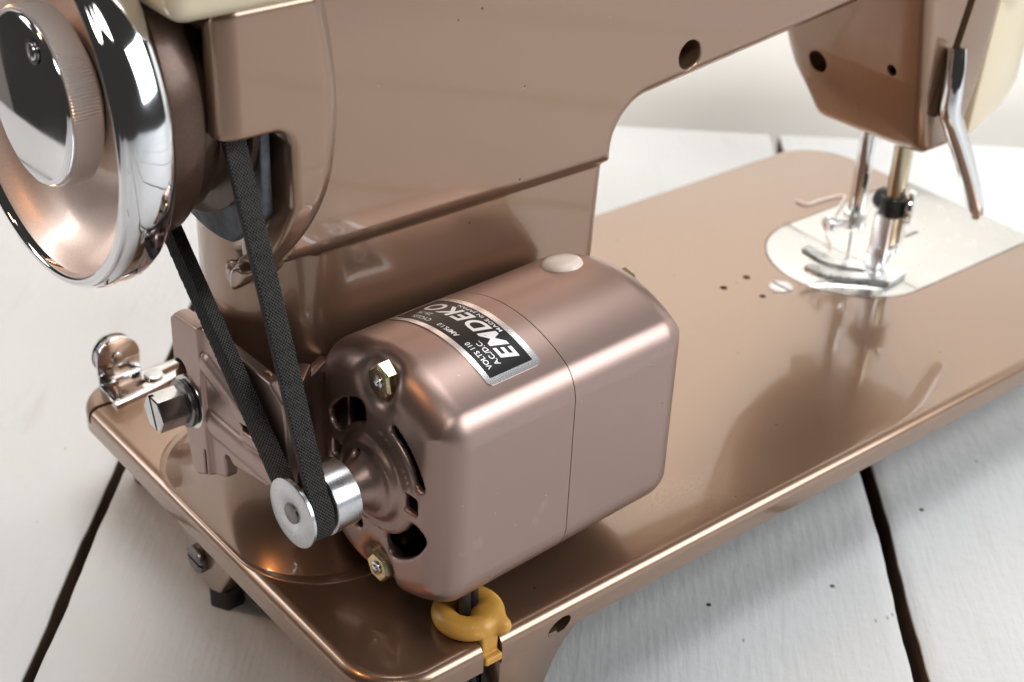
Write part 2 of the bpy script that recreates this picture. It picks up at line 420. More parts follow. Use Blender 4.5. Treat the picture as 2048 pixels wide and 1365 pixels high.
for k,(x,y) in enumerate(((222.5,-5.3),(166.3,-13.7),(127.8,3.7),(-75,60),(-60,210),(250,-60),(90,-70))):
    put('paint_pit', cyl_bm((x,y,-36),(0,0,1),.85,-.5,.12,12,.1), M['dark_steel'], table)  # small dark discs standing in for nail holes, pits in the paint
wall=put('wall', dn_box(505,530,-1500,900,-900,620), M['wall'], None); wall['kind']='structure'

# ---------------------------------------------------------------- the sewing machine
root=empty('sewing_machine', T((183,89,-36)))
root['label']='copper brown enamelled sewing machine with bolted-on motor, standing on white painted boards'
root['category']='sewing machine'

# ---- bed
def rr_outline(x0,x1,y0,y1,rs,ins,seg=14):
    """rs: radii for corners (x0y0, x1y0, x1y1, x0y1)."""
    pts=[]
    for (cx,cy,a0),r in zip(((x0,y0,180),(x1,y0,270),(x1,y1,0),(x0,y1,90)),rs):
        sx=1 if cx==x0 else -1; sy=1 if cy==y0 else -1
        ox,oy=cx+sx*r,cy+sy*r; rr=max(r-ins,.3)
        for k in range(seg+1):
            a=math.radians(a0+90*k/seg); pts.append((ox+math.cos(a)*rr,oy+math.sin(a)*rr))
    return pts
bm=bmesh.new(); rings=[]
BR=3.6
prof=[(5,-9.2),(.5,-9.2),(0,-8.6),(0,-BR)]+[(BR*(1-math.cos(a)),-BR*(1-math.sin(a))) for a in [math.pi/2*k/8 for k in range(1,9)]]
for ins,z in prof: rings.append([bm.verts.new((x,y,z)) for x,y in rr_outline(0,367,0,178,(18,18,26,15),ins)])
n=len(rings[0])
for a,b in zip(rings,rings[1:]):
    for i in range(n): bm.faces.new((a[i],a[(i+1)%n],b[(i+1)%n],b[i]))
bm.faces.new(rings[-1]); bm.faces.new(list(reversed(rings[0])))
bed=put('bed',bm,M['gloss'],root,25)
def dplate(x0,x1,y0,y1,seg=28,off=0):
    r=(y1-y0)/2; cy=(y0+y1)/2
    return [(x1,y0-off),(x1,y1+off)]+[(x0+r-math.sin(math.pi*k/seg)*(r+off), cy+math.cos(math.pi*k/seg)*(r+off)) for k in range(seg+1)]
cut(bed,[prism(dplate(257,380,57.2,124.2,off=.5),-2.5,5,'xy'),
         prism([(34.2,-4),(40.6,-4),(40.6,8),(37.4,10),(34.2,8)],-20,6,'xy'),
         prism([(-3,162.6),(30,162.6),(30,164.2),(-3,164.2)],-5,5,'xy'),
         cyl_bm((229.5,101.7,0),(0,0,1),1.5,-2,4,16),cyl_bm((242.9,102.4,0),(0,0,1),1.5,-2,4,16),cyl_bm((236.9,88.5,0),(0,0,1),1.3,-2,4,16),
         prism([(61+4.3*math.cos(a)*.93-2.5*math.sin(a)*.36,-6.6+4.3*math.cos(a)*.36+2.5*math.sin(a)*.93) for a in [2*math.pi*k/28 for k in range(28)]],-3,8,'xz')],25)
# slide plate and needle plate fill the recess
sl=prism([(290.4,57.2),(366.2,57.2),(366.2,124.2),(290.4,124.2)],-2.2,.15,'xy',.35,2); put('slide_plate',sl,M['plate'],bed)
arc=[p for p in dplate(257,290,57.2,124.2) if p[0]<=290.01]
npl=prism([(290,57.2),(290,124.2)]+arc[2:] if arc[0][0]>=290 else [(290,57.2),(290,124.2)]+arc,-2.2,.15,'xy',.3,2)
npo=put('needle_plate',npl,M['plate'],bed)
o=put('plate_screw', cyl_bm((248,89.2,0),(0,0,1),4.6,-1,.45,32,.25), M['steel'], bed); cut(o,[box(247.5,248.5,83,96,.0,2)])
put('slide_plate_catch', box(322,330,88,89.4,.1,.35,.1), M['dark_steel'], bed)
# rear lug (with the hinge hole above) and left lug with its screw and rubber foot
lug=prism([(41,-9.0),(41,-35.9),(55.5,-35.9),(56.2,-31),(58,-25.8),(60.5,-20),(64,-14.5),(70,-9.6),(73,-9.0)],1.2,9,'xz',.8,2)
put('rear_lug',lug,M['gloss'],bed)
lg=prism([(124,-8.6),(115,-10.4),(109,-14.5),(106,-21),(103.5,-26),(98.5,-28.6),(93,-28.8),(88,-26.5),(84,-20),(79,-13),(72,-9.0)],3.2,15,'yz',1.2,3)
lugo=put('side_lug',lg,M['gloss'],bed)
o=put('lug_screw', cyl_bm((3.2,98.6,-19.4),(1,0,0),4.6,-2.4,.6,28,.9), M['dark_steel'], lugo)
cut(o,[box(.2,1.9,90,108,-19.9,-18.9)])
put('rubber_foot', cyl_bm((9.2,94.5,-30),(0,0,1),6.0,-6.0,1.5,6,.7), M['black'], lugo)
put('rubber_foot', cyl_bm((48,5.5,-34),(0,0,1),5.0,-2.0,1.5,24,.5), M['black'], bed)
for x,y in ((340,10),(340,165),(20,165)): put('rubber_foot', cyl_bm((x,y,-30),(0,0,1),6.0,-6.0,22,18,.7), M['black'], bed)

# ---- pillar, arm and belt guard: one casting
def prof_shell(Y,Z):
    return np.minimum(rr2(Y,Z,90,145,41,23,3), np.hypot(Y-90,Z-122)-41)
def lower_d(X,Y,Z,zz):
    x0=9.5-8*np.exp(-zz/20); x1=121.5+.045*zz+7*np.exp(-zz/12); y0=62.4-19.1*np.exp(-zz/7.5); hy=90-y0
    return smax(rr2(X,Y,(x0+400)/2,90,(400-x0)/2,hy,np.minimum(27.,hy-.5)),X-x1,6.)
def body(X,Y,Z):
    lo=np.maximum(lower_d(X,Y,Z,np.clip(Z,0,100))*.86, np.maximum(Z-99,-1.5-Z))
    p=rr2(X,Z,69.5,141,57.3,48,2)
    zb=112.6+.118*(X-148)
    a=np.maximum(np.maximum((zb-Z)*.993,Z-200),np.maximum(X-262,118-X))
    u2=np.maximum(12.,np.minimum(p,a))-np.hypot(np.maximum(12.-a,0),np.maximum(12.-p,0))
    upd=ext(u2,np.abs(Y-90)-30,5.5)
    d=smin(lo,upd,.8)
    ps=prof_shell(Y,Z)
    zq=Z-137.; XR=26.2-np.where(zq>0,.0040,.0075)*zq*zq
    sh=ext(ps,np.maximum(-7.5-X,(X-XR)*.94),6.)
    slot=rr2(X+.36*np.maximum(115-Z,0)*np.clip((76-Y)/10,0,1),Z,-39.,66.,50.,70.,5.)
    sh=smax(sh,-slot,2.)
    sh=smax(sh,-np.maximum(ps+6.6,X-10.),1.2)
    d=smin(d,sh,.8)
    tab=smax(smax(ps,-(ps+5.),1.5),smax(np.maximum(2.-X+.45*np.maximum(Y-66,0),X-14),np.maximum(Y-83,Z-97),2.),2.2)
    d=smin(d,tab,1.)
    hole=np.maximum(np.hypot(X-153.3,Z-121.6)-4.3,Y-78)
    return smax(d,-hole,.7)
cast=sdf_mesh('arm_casting',body,(-10,36,-1),(266,143,203),1.15,M['gloss'],root)
bm=bmesh.new(); rg=[]
for off,z in ((.8,-.4),(.8,.1),(.65,.3),(.3,.42),(0,.5),(-1.2,.8),(-3.4,1.2)):
    x0,x1,y0,y1=1.5-off,130+off,43.3-off,136.7+off
    rg.append([bm.verts.new((x,y,z)) for x,y in rr_outline(x0,x1,y0,y1,(27+off,8,8,27+off),0,20)])
for a,b in zip(rg,rg[1:]):
    for i in range(len(a)): bm.faces.new((a[i],a[(i+1)%len(a)],b[(i+1)%len(b)],b[i]))
put('pillar_base_rim',bm,M['gloss'],cast,60)
gp=[(56,112),(56,132)]+[(84+43.5*math.cos(math.radians(a)),140+43.5*math.sin(math.radians(a))) for a in range(165,-110,-5)]
gp=[p for p in gp if p[0]>=56]
put('belt_guard_plate', prism(gp,6.4,9.2,'yz',.3,1), M['grey_iron'], cast)
put('lid', hull([(x,y,z) for x in (-18.5,70) for y in (45.8,134) for z in (166.4,205)],4.5,4), M['cream'], cast)

# ---- head, face plate, presser lever and the stitching parts
hd=hull([(271.5,55,60.5),(294,55,60.5),(271.5,104,59.5),(294,104,59.5),
         (264.5,53,84),(297,53,86),(262,117,86),(297,117,86),
         (238,52,200),(308,52,200),(238,120,200),(308,120,200)],4.2,5)
head=put('head',hd,M['gloss'],root,30)
cut(head,[hull([(273.8,50,99),(278.4,50,99),(273.8,60,99),(278.4,60,99),(284.6,50,150),(289.2,50,150),(284.6,60,150),(289.2,60,150)]),
          cyl_bm((262,100,84),(1,0,0),4.2,-8,12,24),cyl_bm((262,67,91.5),(1,0,0),2.1,-10,14,20)],30)
put('face_plate', hull([(296.5,54,62.5),(296.5,116,62.5),(318,56,69.5),(318,114,69.5),(326,57,78),(326,113,78),(298.5,53.5,105),(298.5,116,105),(329,57,110),(329,113,110),(309,53.5,200),(334,57,200),(309,116,200),(334,113,200)],2.2,3), M['cream'], head)
put('face_plate_screw', cyl_bm((304,52,118),(0,1,0),3.4,-3,3,24,.8), M['chrome'], head)
lev=[(272.2,49.5,103),(271.6,48,96),(271.0,47,88),(271.2,46.5,81),(275.5,46.2,74),(282,46.2,64.5),(289,46.2,54),(296,46.2,43),(301.5,46.2,33.5)]
tube('presser_lever', spline(lev,5), 2.5, M['chrome'], head, 16, 60, True,
     [3.2+.5*math.sin(i*.08) if i<39 else 2.6 for i in range(len(spline(lev,5)))])
put('lever_bracket', hull([(x,y,z) for x,z in ((270.5,100),(275,100),(268.6,78),(273,78)) for y in (50.5,55)],.6,2), M['dark_brown'], head)
put('needle_bar', cyl_bm((287.6,90,0),(0,0,1),3.3,17,75,28,.3), M['chrome'], head)
put('needle_clamp', join_bm(cyl_bm((287.6,90,0),(0,0,1),4.6,14,21,24,.5), cyl_bm((287.6,90,17.4),(-1,.25,0),2.0,0,11,16,.3), cyl_bm((287.6,90,17.4),(-1,.25,0),3.6,9.5,13.5,20,1.4)), M['foot'], head)
put('needle', cyl_bm((287.6,90,0),(0,0,1),.75,-3,15,12), M['steel'], head)
put('presser_bar', cyl_bm((288.4,74,0),(0,0,1),3.6,14,75,28,.3), M['brass_bar'], head)
put('presser_bar_collar', join_bm(cyl_bm((288.4,74,0),(0,0,1),5.2,26,33.5,24,.6), cyl_bm((288.4,74,30),(.2,1,0),4.6,-2,7.5,22,.8)), M['black'], head)
put('thread_cutter_disc', cyl_bm((288.4,74,30),(.6,-1,0),6.8,4.5,7.5,26,1.2), M['chrome'], head)
put('foot_shank', join_bm(hull([(x,y,z) for x in (284.2,286.2) for y in (71,79) for z in (6,26)],.4,2),
                          hull([(x,y,z) for x in (291,292.8) for y in (70,78.5) for z in (9,24)],.4,2),
                          hull([(283.6,73,3),(289,73,3),(283.6,80,3),(289,80,3),(284,72,12),(292.6,72,12),(284,79,12),(292.6,79,12)],.5,2)), M['foot'], head)
def toe(pts):
    P=spline(pts,5); bm=bmesh.new(); R=[]
    for i,p in enumerate(P):
        w=3.9 if i<9 else 3.9-(i-9)*.17; t=1.1
        R.append([bm.verts.new((p.x+a*w,p.y,p.z+b*t)) for a,b in ((-1,-1),(1,-1),(1,1),(-1,1))])
    for a,b in zip(R,R[1:]):
        for k in range(4): bm.faces.new((a[k],a[(k+1)%4],b[(k+1)%4],b[k]))
    bm.faces.new(R[0]); bm.faces.new(list(reversed(R[-1]))); return bm
put('presser_foot', join_bm(toe([(290,68,1.8),(286,76,1.8),(280.5,83,1.9),(274.5,90,3.0),(268.5,96.5,7.2)]),toe([(285,66,1.8),(279.5,71.5,1.8),(273.5,77,1.9),(267,82.5,2.6),(260.5,88,5.6)]),hull([(x,y,z) for x,y in ((281,64),(294,66),(292,79),(280,76)) for z in (.9,2.8)],.3,2)), M['foot'], head)

# ---- handwheel
HA=Vector((math.cos(math.radians(1.5)),math.sin(math.radians(1.5)),-.018)).normalized()
HO=Vector((0,90.9,139.4))
hw=lathe('handwheel',[(-32.6,42.5),(-34.0,42.6),(-34.5,42.9),(-34.7,43.5),(-34.6,44.4),(-34.3,45.0),(-33.7,45.4),(-33.2,45.4),(-32.8,45.6),(-32.0,46.1),(-30.5,46.45),(-27,46.6),(-24.0,46.3),(-22.4,45.5),(-21.3,44.3),(-20.5,42.9),(-19.9,41.2),(-19.7,38.2),(-20,38.0),(-28,40.5),(-31.6,41.6)],M['chrome'],root,HO,HA,160,50,True)
lathe('dish',[(-32.6,42.5),(-31.9,41.6),(-29.5,39.9),(-26.6,37.0),(-24.2,32.4),(-22.8,27.2),(-22.3,22.5),(-22.2,14)],M['dish'],hw,HO,HA,128,50,caps=False)
def knurl(i,j,r): return r-(.5 if (i%2 and 2<=j<=5) else 0)
lathe('clamp_knob',[(-34.9,0),(-34.9,19.2),(-34.75,20.1),(-34.3,20.7),(-33.6,20.9),(-30,20.6)],M['chrome'],hw,HO,HA,160,40)
lathe('knurled_edge',[(-33.5,20.4),(-33.5,20.9),(-33.4,21.1),(-33.1,21.5),(-27.0,21.5),(-26.6,21.2),(-25.9,20.4),(-25.2,18.5),(-23,15)],M['knurl'],hw,HO,HA,340,28,False,knurl)
sc=HO+HA*(-34.9)+Vector((0,-7.2,13.8))
o=put('knob_screw', cyl_bm(sc,HA,2.1,-.35,.6,24,.35), M['steel'], hw)
cut(o,[hull([sc+HA*t+Vector((0,a*.28*.9-b*2.6*.2,a*.28*.3+b*2.6)) for t in (-.8,-.05) for a in (-1,1) for b in (-1,1)])])
lathe('screw_seat',[(-34.93,2.0),(-34.98,2.7),(-34.92,3.0)],M['dark_steel'],hw,sc-HA*(-34.9),HA,32,60)
lathe('wheel_pulley',[(-21,20),(-20.4,37),(-19.4,38.2),(-19.0,38.3),(-10.6,38.0),(-10.0,37.6),(-9.7,36.8),(-9.5,35.0),(-5.2,34.9),(-4.3,34.6),(-2.8,31.6),(1.6,31.6),(2.9,36.2),(3.3,36.6),(5.2,36.3),(5.6,35.2),(5.6,14)],M['dark_brown'],hw,HO,HA,128,35)
lathe('shaft_bushing',[(2,12),(30,12)],M['dark_steel'],hw,HO,HA,32)

# ---- motor, yawed three degrees off the bed
PS=math.radians(3.0)
EX=np.array([math.cos(PS),math.sin(PS),0]); EY=np.array([-math.sin(PS),math.cos(PS),0]); EZ=np.array([0,0,1.])
MA=np.stack([EX,EY,EZ],1); MO=np.array([20.,30.6,44.5])
def ml(u,v,w): return Vector(MO+EX*u+EY*v+EZ*w)
MEX=Vector(EX)
ra,RR,CW=27.1,41.7,5.4
def case(U,V,W,r=9.,u1=88.):
    v=np.abs(V+1.4); w=np.abs(W+.6)
    q=4.5; a=v-(ra-q); b=np.hypot(v,w+CW)-(RR-q)
    d2=np.hypot(np.maximum(a,0),np.maximum(b,0))+np.minimum(np.maximum(a,b),0)-q
    return ext(d2,np.abs(U-u1/2)-u1/2,r)
def sector(rad,th,r0,r1,a0,a1,ro):
    am=math.radians((a0+a1)/2); ha=math.radians((a1-a0)/2)
    da=np.abs(np.angle(np.exp(1j*(th-am))))-ha
    q1=np.abs(rad-(r0+r1)/2)-(r1-r0)/2+ro; q2=da*(r0+r1)/2+ro
    return np.hypot(np.maximum(q1,0),np.maximum(q2,0))+np.minimum(np.maximum(q1,q2),0)-ro
GR=[0,4.6,5.3,6.3,7.4,8.8,10.0,10.9,11.5,12.1,12.9,30]; GH=[9.0,9.0,8.5,6.7,4.6,3.0,2.6,2.3,1.6,.6,0,-3]
_rs=np.linspace(0,30,301); _gs=np.interp(_rs,GR,GH); _k=np.exp(-np.linspace(-2,2,13)**2); _k/=_k.sum()
_gs=np.convolve(np.pad(_gs,6,mode='edge'),_k,'valid')
def front(U,V,W):
    base=case(U,V,W)
    rad=np.hypot(V,W); th=np.arctan2(W,V)
    d=base
    for s in (1,-1):
        c=np.sqrt((V+1.2)**2+(W-s*28.7)**2)-4.6
        d=smax(d,-smax(c,U-3.6,2.),5.5)
    dome=np.maximum((-np.interp(rad,_rs,_gs)-U)*.62,np.maximum(U-3,rad-15))
    d=smin(d,dome,1.)
    outer=d
    holes=np.minimum(sector(rad,th,14.6,21.4,22,80,2.6),sector(rad,th,18.4,22.0,111,163,1.7))
    holes=np.minimum(holes,sector(rad,th,16.6,23.4,-161,-106,2.6))
    holes=np.minimum(holes,sector(rad,th,18.4,22.0,-75,-18,1.7))
    for s in (1,-1): holes=np.minimum(holes,rr2(V,W,s*15.4-.2,-.4,2.3,2.5,.6))
    holes=np.minimum(holes,np.hypot(V-1.9,W-7.4)-.85)
    holes=np.maximum(holes,U-14)
    d=smax(d,-holes,1.1)
    return np.maximum(d,-(outer+1.9))
mot=sdf_mesh('motor_front_case',front,(-11,-32,-40),(46,29,39),.72,M['satin'],root,(MA,MO),(0,43.42,1))
def rear(U,V,W): return case(U,V,W)+.05
sdf_mesh('motor_rear_case',rear,(40,-32,-40),(91,29,39),1.0,M['satin'],mot,(MA,MO),(0,43.72,-1))
put('motor_core', cyl_bm(ml(0,0,0),MEX,15.5,7,80,40,1), M['void'], mot)
put('motor_spacer', hull([ml(u,v,w) for u in (38,46) for v in (-26,23) for w in (-24,23)]), M['void'], mot)
def hexnut(name,u0,u1,v,w,r,rot,parent,m=None,stud=True,sgn=1):
    bm=bmesh.new(); rings=[]
    ch=.7
    for (u,rr) in ((u1,r),(u0+sgn*ch,r),(u0,r*.86)):
        rings.append([bm.verts.new(ml(u,v+rr*math.cos(rot+k*math.pi/3),w+rr*math.sin(rot+k*math.pi/3))) for k in range(6)])
    for a,b in zip(rings,rings[1:]):
        for k in range(6): bm.faces.new((a[k],a[(k+1)%6],b[(k+1)%6],b[k]))
    bm.faces.new(rings[0]); bm.faces.new(rings[-1])
    o=put(name,bm,m or M['brass'],parent,20)
    if stud: put('stud',join_bm(cyl_bm(ml(0,v,w),MEX,2.0,min(u0,u0-sgn*.5),max(u0,u0-sgn*.5)+.0,24,.3),cyl_bm(ml(0,v,w),MEX,1.1,min(u0-sgn*1.1,u0),max(u0-sgn*1.1,u0),16,.4)),M['steel'],parent)
    return o
hexnut('nut',1.0,5.4,-1.2,28.8,4.7,.35,mot)
hexnut('nut',.1,5.4,-1.2,-29.8,4.6,.1,mot)
hexnut('nut',90.4,85,-1.2,27.6,3.8,.2,mot,None,False,-1)
put('through_bolt', cyl_bm(ml(0,-6,-19.5),MEX,1.7,5,40,16), M['brass'], mot)
lathe('brush_cap',[(2.1,0),(2.1,2.2),(1.9,3.9),(1.5,5.0),(.9,5.6),(.1,5.9),(-1,5.9)],M['cap'],mot,ml(72.0,7.6,34.5),Vector(EY)*.21+Vector(EZ)*.977,40,40)
# shaft and pulley
lathe('pulley',[(-25.2,2.9),(-25.3,3.1),(-25.3,9.1),(-25.1,9.45),(-24.3,9.45),(-24.1,9.2),(-23.0,5.0),(-18.6,4.6),(-17.5,9.0),(-17.3,9.25),(-10.2,9.25),(-9.9,8.9),(-9.9,3.0)],M['alu'],mot,ml(0,0,0),MEX,96,30)
put('motor_shaft', join_bm(cyl_bm(ml(0,0,0),MEX,2.85,-25.6,-7,32,.25),cyl_bm(ml(0,0,0),MEX,4.4,-9.8,-8.2,32,.3)), M['dark_steel'], mot)

# ---- name plate on the crest of the motor
LR=RR+.10
def lab(u,t,lift=0.):
    ph=(21.4-t)/RR; r=LR+lift
    return ml(u,-1.4-r*math.sin(ph),-.6-CW+r*math.cos(ph))
def lab_patch(u0,u1,t0,t1,rc,lift,n=60):
    bm=bmesh.new(); rows=[]
    K=n
    for k in range(K+1):
        t=t0+(t1-t0)*k/K; e=min(t-t0,t1-t); c=0 if e>=rc else rc-math.sqrt(max(0,rc*rc-(rc-e)**2))
        rows.append([bm.verts.new(lab(u0+c+(u1-u0-2*c)*q,t,lift)) for q in (0,.25,.5,.75,1)])
    for a,b in zip(rows,rows[1:]):
        for q in range(4): bm.faces.new((a[q],a[q+1],b[q+1],b[q]))
    r=bmesh.ops.extrude_face_region(bm,geom=list(bm.faces)); 
    for v in [g for g in r['geom'] if isinstance(g,bmesh.types.BMVert)]: v.co-= Vector((v.co-ml(0,-1.4,0)).normalized())*0
    return bm
def patch(name,u0,u1,t0,t1,rc,l0,l1,m):
    ts=[t0+(t1-t0)*(k/64) for k in range(65)]
    if rc: ts=sorted(set(ts+[t0+rc*(1-math.cos(a)) for a in [math.pi/2*i/8 for i in range(9)]]+[t1-rc*(1-math.cos(a)) for a in [math.pi/2*i/8 for i in range(9)]]))
    bm=bmesh.new(); A=[];B=[]
    for t in ts:
        e=min(t-t0,t1-t); c=0 if e>=rc else rc-math.sqrt(max(0,rc*rc-(rc-e)**2))
        us=[u0+c+(u1-u0-2*c)*q/4 for q in range(5)]
        A.append([bm.verts.new(lab(u,t,l1)) for u in us]); B.append([bm.verts.new(lab(u,t,l0)) for u in us])
    n=len(ts)
    for i in range(n-1):
        for q in range(4):
            bm.faces.new((A[i][q],A[i][q+1],A[i+1][q+1],A[i+1][q])); bm.faces.new((B[i][q+1],B[i][q],B[i+1][q],B[i+1][q+1]))
        for q in (0,4): bm.faces.new((A[i][q],A[i+1][q],B[i+1][q],B[i][q]))
    for i in (0,n-1):
        for q in range(4): bm.faces.new((A[i][q],A[i][q+1],B[i][q+1],B[i][q]))
    bmesh.ops.remove_doubles(bm,verts=bm.verts,dist=1e-5)
    return put(name,bm,m,mot,40)
patch('name_plate',19.5,37.2,0,42.8,1.6,-.12,.16,M['label_silver'])
patch('name_plate_panel',21.2,35.3,1.9,40.9,.15,.16,.20,M['label_black'])
def lettering(txt,ub,h,t0,t1,bold=0.,shear=0.,spacing=1.):
    """baseline at u=ub, capital height h, running from t0 to t1 along the plate."""
    cu=bpy.data.curves.new('txt','FONT'); cu.body=txt; cu.size=1; cu.offset=bold; cu.shear=shear; cu.space_character=spacing; cu.resolution_u=4; cu.fill_mode='FRONT' if hasattr(cu,'fill_mode') else cu.fill_mode
    try: cu.dimensions='2D'
    except Exception: pass
    ob=bpy.data.objects.new('txt',cu); COL.objects.link(ob); bpy.context.view_layer.update()
    me=bpy.data.meshes.new_from_object(ob.evaluated_get(bpy.context.evaluated_depsgraph_get())); bpy.data.objects.remove(ob); bpy.data.curves.remove(cu)
    bm=bmesh.new(); bm.from_mesh(me); bpy.data.meshes.remove(me)
    bmesh.ops.triangulate(bm,faces=bm.faces)
    xs=[v.co.x for v in bm.verts]; ys=[v.co.y for v in bm.verts]; x0,x1,y0,y1=min(xs),max(xs),min(ys),max(ys)
    for it in range(3):
        long=[e for e in bm.edges if e.calc_length()*(t1-t0)/(x1-x0)>1.2]
        if long: bmesh.ops.subdivide_edges(bm,edges=long,cuts=1); bmesh.ops.triangulate(bm,faces=bm.faces)
    for v in bm.verts:
        t=t0+(v.co.x-x0)/(x1-x0)*(t1-t0); u=ub-(v.co.y-y0)/(y1-y0)*h
        v.co=lab(u,t,.215)
    for v in bm.verts: v.co=T(v.co)
    me=bpy.data.meshes.new('lettering'); bm.to_mesh(me); bm.free()
    return link('lettering',me,M['white_print'],mot,None)
lettering('EMDEKO',33.0,5.2,4.3,38.2,.028,.28,1.12)
lettering('VOLTS 110',24.0,1.55,4.2,14.2,.012)
lettering('AMPS.1.0',24.0,1.55,17.6,25.2,.012)
lettering('CYCLES',24.0,1.55,28.4,35.4,.012)
lettering('A.C./D.C.',26.7,1.6,4.4,13.2,.012)
lettering('25-75',26.7,1.5,31.2,36.6,.012)
lettering('MADE IN JAPAN',35.0,1.45,13.2,30.0,.012,0,1.1)

# ---- belt
WC=Vector((0,HO.y+.0,HO.z)); PC=Vector((0,29.3,44.5)); rW,rP=36.0,8.8
XB=-.7
d=(WC-PC); D=math.hypot(d.y,d.z); ang=math.atan2(d.z,d.y); be=math.acos((rW-rP)/D)
path=[]   # (y,z,normal angle) of the outer surface, closed
a0=ang+be; a1=ang-be+2*math.pi*0
def arcpts(c,r,s,e,n): return [(c.y+r*math.cos(s+(e-s)*k/n),c.z+r*math.sin(s+(e-s)*k/n),s+(e-s)*k/n) for k in range(n+1)]
A=arcpts(WC,rW,ang-(math.pi-be),ang+(math.pi-be),60) if False else None
t1=ang+be; t2=ang-be            # contact normals (same on both wheels)
path+=arcpts(WC,rW,t2,t1,60) if False else []
wa=arcpts(WC,rW,t1,t1-2*be,120)              # around the far (upper) side of the wheel
pa=arcpts(PC,rP,t2,t2-(2*math.pi-2*be),70)  # around the lower side of the motor pulley
def strand(p,q,n): return [(p[0]+(q[0]-p[0])*k/n,p[1]+(q[1]-p[1])*k/n,p[2]) for k in range(1,n)]
path=wa+strand(wa[-1],pa[0],230)+pa+strand(pa[-1],wa[0],230)
bm=bmesh.new(); rings=[]
for y,z,a in path:
    ny,nz=math.cos(a),math.sin(a)
    j1,j2=rng.uniform(-.13,.13),rng.uniform(-.13,.13)
    rings.append([bm.verts.new((XB+x+(j1 if x<-2 else j2 if x>2 else 0),y-ny*dp,z-nz*dp)) for x,dp in ((-2.8,.3),(-2.5,0),(2.5,0),(2.8,.3),(2.75,1.4),(1.7,4.6),(-1.7,4.6),(-2.75,1.4))])
n=len(rings); uvl=bm.loops.layers.uv.new('UVMap'); blen=[0.]
for i in range(n):
    p,q=path[i],path[(i+1)%n]; blen.append(blen[-1]+math.hypot(p[0]-q[0],p[1]-q[1]))
for i in range(n):
    for k in range(8):
        fc=bm.faces.new((rings[i][k],rings[(i+1)%n][k],rings[(i+1)%n][(k+1)%8],rings[i][(k+1)%8]))
        vv=(0,.3,5.9,6.2,7.3,10.5,14.3,17.5,18.6)
        for lp,(a,b) in zip(fc.loops,((blen[i],vv[k]),(blen[i+1],vv[k]),(blen[i+1],vv[k+1]),(blen[i],vv[k+1]))): lp[uvl].uv=(a,b)
def belt_mat():
    m=bpy.data.materials.new('black_fabric_belt'); m.use_nodes=True; nt=m.node_tree; b=nt.nodes['Principled BSDF']
    N=nt.nodes.new; L=nt.links.new
    tc=N('ShaderNodeTexCoord'); vo=N('ShaderNodeTexVoronoi'); vo.inputs['Scale'].default_value=2600; L(tc.outputs['Object'],vo.inputs['Vector'])
    no=N('ShaderNodeTexNoise'); no.inputs['Scale'].default_value=900; L(tc.outputs['Object'],no.inputs['Vector'])
    r=N('ShaderNodeValToRGB'); r.color_ramp.elements[0].position=.0; r.color_ramp.elements[0].color=(.006,.006,.007,1)
    r.color_ramp.elements[1].position=1.; r.color_ramp.elements[1].color=(.075,.070,.066,1); L(r.outputs[0],b.inputs['Base Color'])
    sx=N('ShaderNodeSeparateXYZ'); L(tc.outputs['UV'],sx.inputs[0])
    def sn(o,fr):
        a=N('ShaderNodeMath'); a.operation='MULTIPLY'; a.inputs[1].default_value=fr; L(o,a.inputs[0]); c=N('ShaderNodeMath'); c.operation='SINE'; L(a.outputs[0],c.inputs[0]); return c.outputs[0]
    wv=N('ShaderNodeMath'); wv.operation='MULTIPLY'; L(sn(sx.outputs[0],6.6),wv.inputs[0]); L(sn(sx.outputs[1],6.6),wv.inputs[1])
    ad=N('ShaderNodeMath'); ad.operation='ADD'; L(wv.outputs[0],ad.inputs[0]); L(no.outputs[0],ad.inputs[1])
    L(ad.outputs[0],r.inputs[0])
    bp=N('ShaderNodeBump'); bp.inputs['Strength'].default_value=.6; bp.inputs['Distance'].default_value=.0004; L(ad.outputs[0],bp.inputs['Height']); L(bp.outputs[0],b.inputs['Normal'])
    b.inputs['Roughness'].default_value=.68; b.inputs['Specular IOR Level'].default_value=.25; return m
M['belt']=belt_mat()
put('drive_belt',bm,M['belt'],root,40)

# ---- motor bracket and its bolt
BX0,BX1=2.2,6.0
BP=[(100.6,64.8),(98,67.2),(88,68.2),(50,69.2),(44,66),(43,60),(43,42),(53.8,34.6),(75.6,30.0),(74.4,28.0),(75.4,24.8),(78.5,22.8),(82.5,21.5),(86.2,19.6),(88.2,18.6),(91.5,16.8),(94.2,18.2),(96.4,28.7),(99.2,38),(100.5,46)]
def brk_f(X,Y,Z):
    p=poly_sd(Y,Z,BP)
    d=ext(p,np.abs(X-4.1)-1.9,.8)
    dl=ext(np.maximum(p,84.6-Y+.02*(Z-40)),np.abs(X-3.0)-2.0,.8)
    d=smin(d,dl,.8)
    for a,b,r,e in (((82,57.5),(61,50.6),2.7,1.5),((81,39.2),(50,40.6),2.9,1.4)):
        d=smin(d,np.sqrt(((X-BX0)*r/e)**2+np.maximum(seg_d(Y,Z,a,b)-.8,0)**2)-r,1.6)
    lv=np.sqrt(((X-BX0)*1.4)**2+seg_d(Y,Z,(62.5,46.2),(52.5,48.2))**2)-2.6
    d=smin(d,lv,1.2)
    d=smax(d,-np.maximum(np.abs(seg_d(Y,Z,(63.5,48.9),(52,51.2)))-1.1,-X),.5)
    d=smax(d,-(seg_d(Y,Z,(93.2,41),(96.6,49.2))-3.7),.6)
    d=smax(d,-(seg_d(Y,Z,(74.6,30.2),(74.2,24.4))-2.1),.6)
    d=smax(d,-np.maximum(np.abs(Y-85.9)-.55,Z-28.5),.4)
    return d
brk=sdf_mesh('motor_bracket',brk_f,(-2,41,14),(8,103,72),.6,M['satin'],root)
